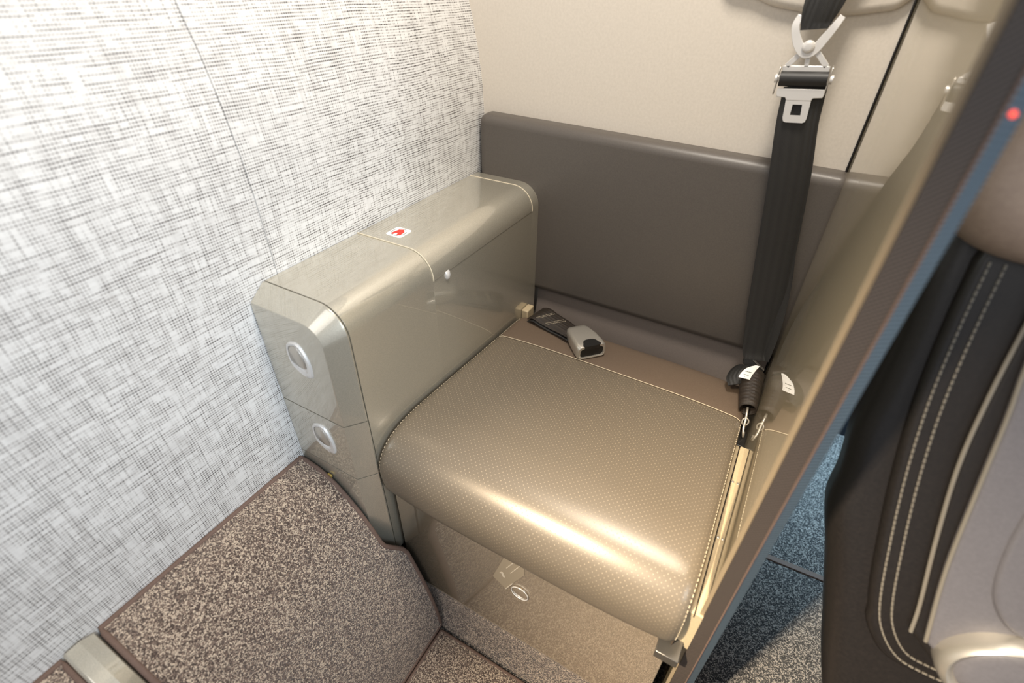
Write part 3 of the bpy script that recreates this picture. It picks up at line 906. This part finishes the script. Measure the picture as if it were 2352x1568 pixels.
def uvstrip(x_off0, x_off1, dy0, dy1, name, mat, z0=-0.69, z1=ZT, nz=2):
    """upright strip on the partition's end, uv in metres"""
    m = MB()
    A_ = pb + pn * x_off0 - pd * dy0; B_ = pb + pn * x_off1 - pd * dy1
    W = (B_ - A_).length
    bk = pd * 0.004
    v = [Vector((A_.x, A_.y, z0)), Vector((B_.x, B_.y, z0)), Vector((B_.x, B_.y, z1)), Vector((A_.x, A_.y, z1))]
    v += [p + bk for p in v]
    uv_ = [(0, z0), (W, z0), (W, z1), (0, z1)] * 2
    m.add(v, [(0, 1, 2, 3), (7, 6, 5, 4), (0, 3, 7, 4), (1, 5, 6, 2), (3, 2, 6, 7), (0, 4, 5, 1)], uv_)
    return build(m, name, mat, par)
uvstrip(0.0042, 0.0192, 0.0060, 0.0070, 'woven_band', 'band')
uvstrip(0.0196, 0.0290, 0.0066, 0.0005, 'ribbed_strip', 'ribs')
mb = MB(); c = pb + pn * 0.0194 - pd * 0.0070
mb.tube([Vector((c.x, c.y, -0.69)), Vector((c.x, c.y, ZT))], 0.0009, 6); build(mb, 'band_welt', 'binding', par)
mb = MB(); c = pb + pn * 0.0240 - pd * 0.0040
mb.loft([[Vector((c.x + 0.0016 * math.cos(t), c.y - h, 0.268 + 0.0016 * math.sin(t))) for t in [2 * math.pi * k / 14 for k in range(14)]] for h in (-0.002, 0.0012)])
build(mb, 'indicator_light', 'led', par, label='tiny red indicator light')

# ------------------------------------------------------------------ carpets
def mat_profile():
    return catmull([(0.0015, -0.3060, 0), (0.050, -0.3180, 0), (0.092, -0.3550, 0), (0.128, -0.4080, 0), (0.155, -0.4680, 0), (0.185, -0.5500, 0), (0.203, -0.6200, 0), (0.212, -0.6800, 0)], 6)
MP = mat_profile()
def mat_front_y(i):
    """rear border of the sloped mat: along the cabinet front, then along the seat base"""
    x = MP[i].x
    t = min(1, max(0, (x - 0.138) / 0.022))
    t = t * t * (3 - 2 * t)
    return -0.5580 + t * (0.5580 - 0.5285)
def sloped_mat(yfun0, y1, name, label):
    t = thing(name, label, 'carpet', loc=(0.1, -0.7, -ZF))
    mb = MB(); m = len(MP); NY = 18; th = 0.007
    nor = []
    for i in range(m):
        d = MP[min(i + 1, m - 1)] - MP[max(i - 1, 0)]
        nor.append(Vector((-d.y, d.x, 0)).normalized())
    top = []; bot = []
    for i in range(m):
        for k in range(NY + 1):
            y = yfun0(i) + (y1 - yfun0(i)) * k / NY
            bot.append((MP[i].x, y, MP[i].y)); q = MP[i] + nor[i] * th
            top.append((q.x, y, q.y))
    n = NY + 1; f = []; o = len(top)
    for i in range(m - 1):
        for k in range(NY):
            f.append((i * n + k, (i + 1) * n + k, (i + 1) * n + k + 1, i * n + k + 1))
            f.append((o + i * n + k, o + i * n + k + 1, o + (i + 1) * n + k + 1, o + (i + 1) * n + k))
    for i in range(m - 1):
        f.append((i * n, o + i * n, o + (i + 1) * n, (i + 1) * n)); f.append((i * n + NY, (i + 1) * n + NY, o + (i + 1) * n + NY, o + i * n + NY))
    for k in range(NY):
        f.append((k, k + 1, o + k + 1, o + k)); f.append(((m - 1) * n + k, o + (m - 1) * n + k, o + (m - 1) * n + k + 1, (m - 1) * n + k + 1))
    mb.add(top + bot, f)
    build(mb, 'carpet_pile', 'carpet', t, smooth=60)
    # bound edge all round
    q = lambda i, y: (MP[i].x + nor[i].x * th * 0.75, y, MP[i].y + nor[i].y * th * 0.75)
    edge = [q(i, yfun0(i)) for i in range(m)] + [q(m - 1, yfun0(m - 1) + (y1 - yfun0(m - 1)) * k / 8) for k in range(1, 9)]
    edge += [q(i, y1) for i in reversed(range(m - 1))] + [q(0, y1 + (yfun0(0) - y1) * k / 8) for k in range(1, 8)]
    mb = MB(); mb.tube(edge, 0.0040, 8, True); build(mb, 'bound_edge', 'binding', t, smooth=70)
    return t
sloped_mat(mat_front_y, -0.853, 'carpet_mat', 'brown speckled carpet mat sloping down from the linen wall in front of the cabinet')
mb = MB(); mb.box((0.054, -0.5562, -0.3155), (0.062, -0.5532, -0.3105))
_cm = next(o for o in bpy.data.objects if o.name == 'carpet_mat')
build(mb, 'brass_clip', 'brass', _cm, bevel=0.0006, label='tiny brass clip')
sloped_mat(lambda i: -0.893, -1.30, 'carpet_mat', 'brown speckled carpet mat beyond the champagne strip in the lower left corner')
# champagne divider strip between the two sloped mats
mb = MB()
sec = [(-0.8905, 0.0), (-0.8895, 0.013), (-0.8865, 0.0155), (-0.8725, 0.0160), (-0.8590, 0.0085), (-0.8570, 0.0)]
rings = []
for i in range(len(MP)):
    d = MP[min(i + 1, len(MP) - 1)] - MP[max(i - 1, 0)]
    nn = Vector((-d.y, d.x, 0)).normalized()
    rings.append([(MP[i].x + nn.x * h, y, MP[i].y + nn.y * h) for y, h in sec])
mb.loft(rings)
build(mb, 'trim_1', 'champ', kind='structure', smooth=25, bevel=0.0008)
# loose carpet tile on the floor in front of the seat, with bound edge
ft = thing('floor_mat', 'flat brown speckled carpet mat on the floor before the seat', 'carpet', loc=(0.4, -0.8, -ZF))
mb = MB()
fo = [(0.2215, -0.5345), (0.600, -0.5345), (0.600, -1.30), (0.2215, -1.30)]
mb.loft([[(a, b, -ZF) for a, b in fo], [(a, b, -0.6835) for a, b in fo]])
build(mb, 'carpet_pile', 'carpet', ft, bevel=0.001)
mb = MB(); mb.tube([(0.2230, -1.30, -0.6855), (0.2230, -0.5375, -0.6855), (0.2260, -0.5355, -0.6855), (0.600, -0.5355, -0.6855)], 0.0032, 8); build(mb, 'bound_edge', 'binding', ft, smooth=70)
# edge strip across the far floor
mb = MB(); mb.loft([[(a, b, h) for a, b in ((0.645, -0.072), (1.2, -0.045), (1.2, -0.033), (0.645, -0.060))] for h in (-ZF, -0.6865)])
build(mb, 'trim_2', 'binding', kind='structure', bevel=0.001)

# ------------------------------------------------------------------ neighbouring passenger seat at the right
ps = thing('passenger_seat', 'dark leather passenger seat with pale double stitching beyond the partition', 'seat', loc=(0.95, -0.30, -ZF))
SO = Vector((0.7, -0.36, 0)); S1 = Vector((1, 0, 0)); S2 = Vector((0, 0.2873, 0.9578)); SN = Vector((0, -0.9578, 0.2873))
def sfr(h): return (SO + SN * h, S1, S2, SN)
def s3(p, h=0.0): return SO + S1 * p[0] + S2 * p[1] + SN * h
left = [(-0.0325, 0.1599), (-0.0311, 0.1161), (-0.026, 0.0506), (-0.0251, -0.0091), (-0.0255, -0.0544), (-0.0192, -0.105), (-0.0172, -0.1501), (0.0036, -0.2112), (0.0282, -0.288), (0.052, -0.3631), (0.085, -0.45)]
ol = [(p.x, p.y) for p in catmull([(a, b, 0) for a, b in left], 4)] + [(0.50, -0.45), (0.52, -0.2), (0.52, 0.15), (0.48, 0.30), (0.30, 0.36), (0.10, 0.35), (0.0, 0.30), (-0.03, 0.23)]
mb = MB(); mb.pillow(ol, sfr(-0.004), 0.045, 0.024, 6); build(mb, 'back_shell', 'dleather', ps, smooth=60)
mb = MB(); mb.loft([[s3(p, -0.03) for p in ((0.075, -0.43), (0.50, -0.43), (0.50, -0.20), (0.02, -0.24))], [(0.86, -0.50, -ZF), (1.2, -0.50, -ZF), (1.2, -0.28, -ZF), (0.86, -0.28, -ZF)]])
build(mb, 'seat_base', 'black', ps, bevel=0.004)
# raised bolster bounded by the double stitch
sl = [(0.0054, 0.1331), (0.0077, 0.0744), (0.0134, 0.0016), (0.0242, -0.0725), (0.0391, -0.1467), (0.0568, -0.2204), (0.0717, -0.2553), (0.0945, -0.2783), (0.1235, -0.282), (0.149, -0.2794), (0.20, -0.272)]
slc = [(p.x, p.y) for p in catmull([(a, b, 0) for a, b in sl], 6)]
bo_ = [(a - 0.010, b - (0.008 if b < -0.24 else 0)) for a, b in slc] + [(0.46, -0.26), (0.46, 0.2), (0.02, 0.26)]
mb = MB(); mb.pillow(bo_, sfr(0.006), 0.03, 0.008, 4); bolster = build(mb, 'bolster', 'dleather', ps, smooth=60)
for off in (0.0, 0.0105):
    pth = []
    for i, (a, b) in enumerate(slc):
        p0, p1 = Vector(slc[max(i - 1, 0)]), Vector(slc[min(i + 1, len(slc) - 1)])
        t = (p1 - p0).normalized(); nn = Vector((-t.y, t.x))
        pth.append(s3(Vector((a, b)) + nn * off, 0.0068))
    stitches(pth, bolster, 'stitch_row', 0.0046, 0.0016, 0.0011, 'piping')
def raised(name, pts, h, r, mat, par_, closing):
    o_ = [(p.x, p.y) for p in catmull([(a, b, 0) for a, b in pts], 5)] + closing
    m = MB(); m.pillow(o_, sfr(h), 0.03, r, 5); return build(m, name, mat, par_, smooth=60)
p1 = [(0.040, 0.20), (0.0441, 0.0978), (0.047, 0.024), (0.0533, -0.0481), (0.0679, -0.1296), (0.0831, -0.2021), (0.0884, -0.2362)]
p2 = [(0.050, 0.18), (0.0544, 0.0733), (0.0630, 0.0093), (0.0711, -0.0592), (0.0827, -0.1489), (0.0994, -0.2346)]
cush = raised('back_cushion', p1, 0.014, 0.006, 'dleather', ps, [(0.12, -0.262), (0.44, -0.25), (0.44, 0.22)])
face = raised('back_cushion_face', p2, 0.021, 0.006, 'gleather', ps, [(0.13, -0.258), (0.43, -0.245), (0.43, 0.20)])
for pts, h in ((p1, 0.0125), (p2, 0.0195)):
    mb = MB(); mb.tube([s3((p.x + 0.0008, p.y), h) for p in catmull([(a, b, 0) for a, b in pts], 5)], 0.0020, 7); build(mb, 'piping', 'piping', cush, smooth=70)
p3 = [(0.104, 0.02), (0.1067, -0.0507), (0.1096, -0.1049), (0.1201, -0.1532), (0.1405, -0.1797), (0.1638, -0.1862)]
raised('centre_panel', p3, 0.025, 0.005, 'gleather', face, [(0.36, -0.19), (0.40, -0.02), (0.36, 0.10), (0.12, 0.10)])
# oval armrest end with bright rim
oc = Vector((0.1740, -0.2260)); ra_, rb_ = 0.066, 0.047
mb = MB()
el = lambda k, h, n=40: [s3((oc.x + ra_ * k * math.cos(2 * math.pi * i / n) * 1.0 + 0.004 * math.sin(2 * math.pi * i / n), oc.y + rb_ * k * math.sin(2 * math.pi * i / n) + 0.006 * math.cos(2 * math.pi * i / n)), h) for i in range(n)]
mb.loft([el(1.0, 0.0), el(1.0, 0.030), el(0.97, 0.038), el(0.90, 0.0415), el(0.84, 0.039), el(0.80, 0.033), el(0.70, 0.030), el(0.4, 0.030)])
oval = build(mb, 'oval_rim', 'silver', ps, smooth=60, label='bright silver oval rim')
mb = MB(); mb.loft([el(0.80, 0.031), el(0.76, 0.0345), el(0.60, 0.0365), el(0.3, 0.0372)]); build(mb, 'oval_pad', 'gleather', oval, smooth=60)
# headrest
mb = MB()
hp = [(-0.038, 0.262), (-0.048, 0.2220), (-0.048, 0.1880), (-0.037, 0.164), (-0.012, 0.1440), (0.030, 0.1360), (0.12, 0.136), (0.26, 0.14), (0.28, 0.23), (0.24, 0.29), (0.10, 0.31), (0.02, 0.285)]
mb.pillow([(p.x, p.y) for p in catmull([(a, b, 0) for a, b in hp], 5, True)], sfr(0.045), 0.06, 0.036, 8)
build(mb, 'headrest', 'head', ps, smooth=70, label='rose beige rounded headrest')
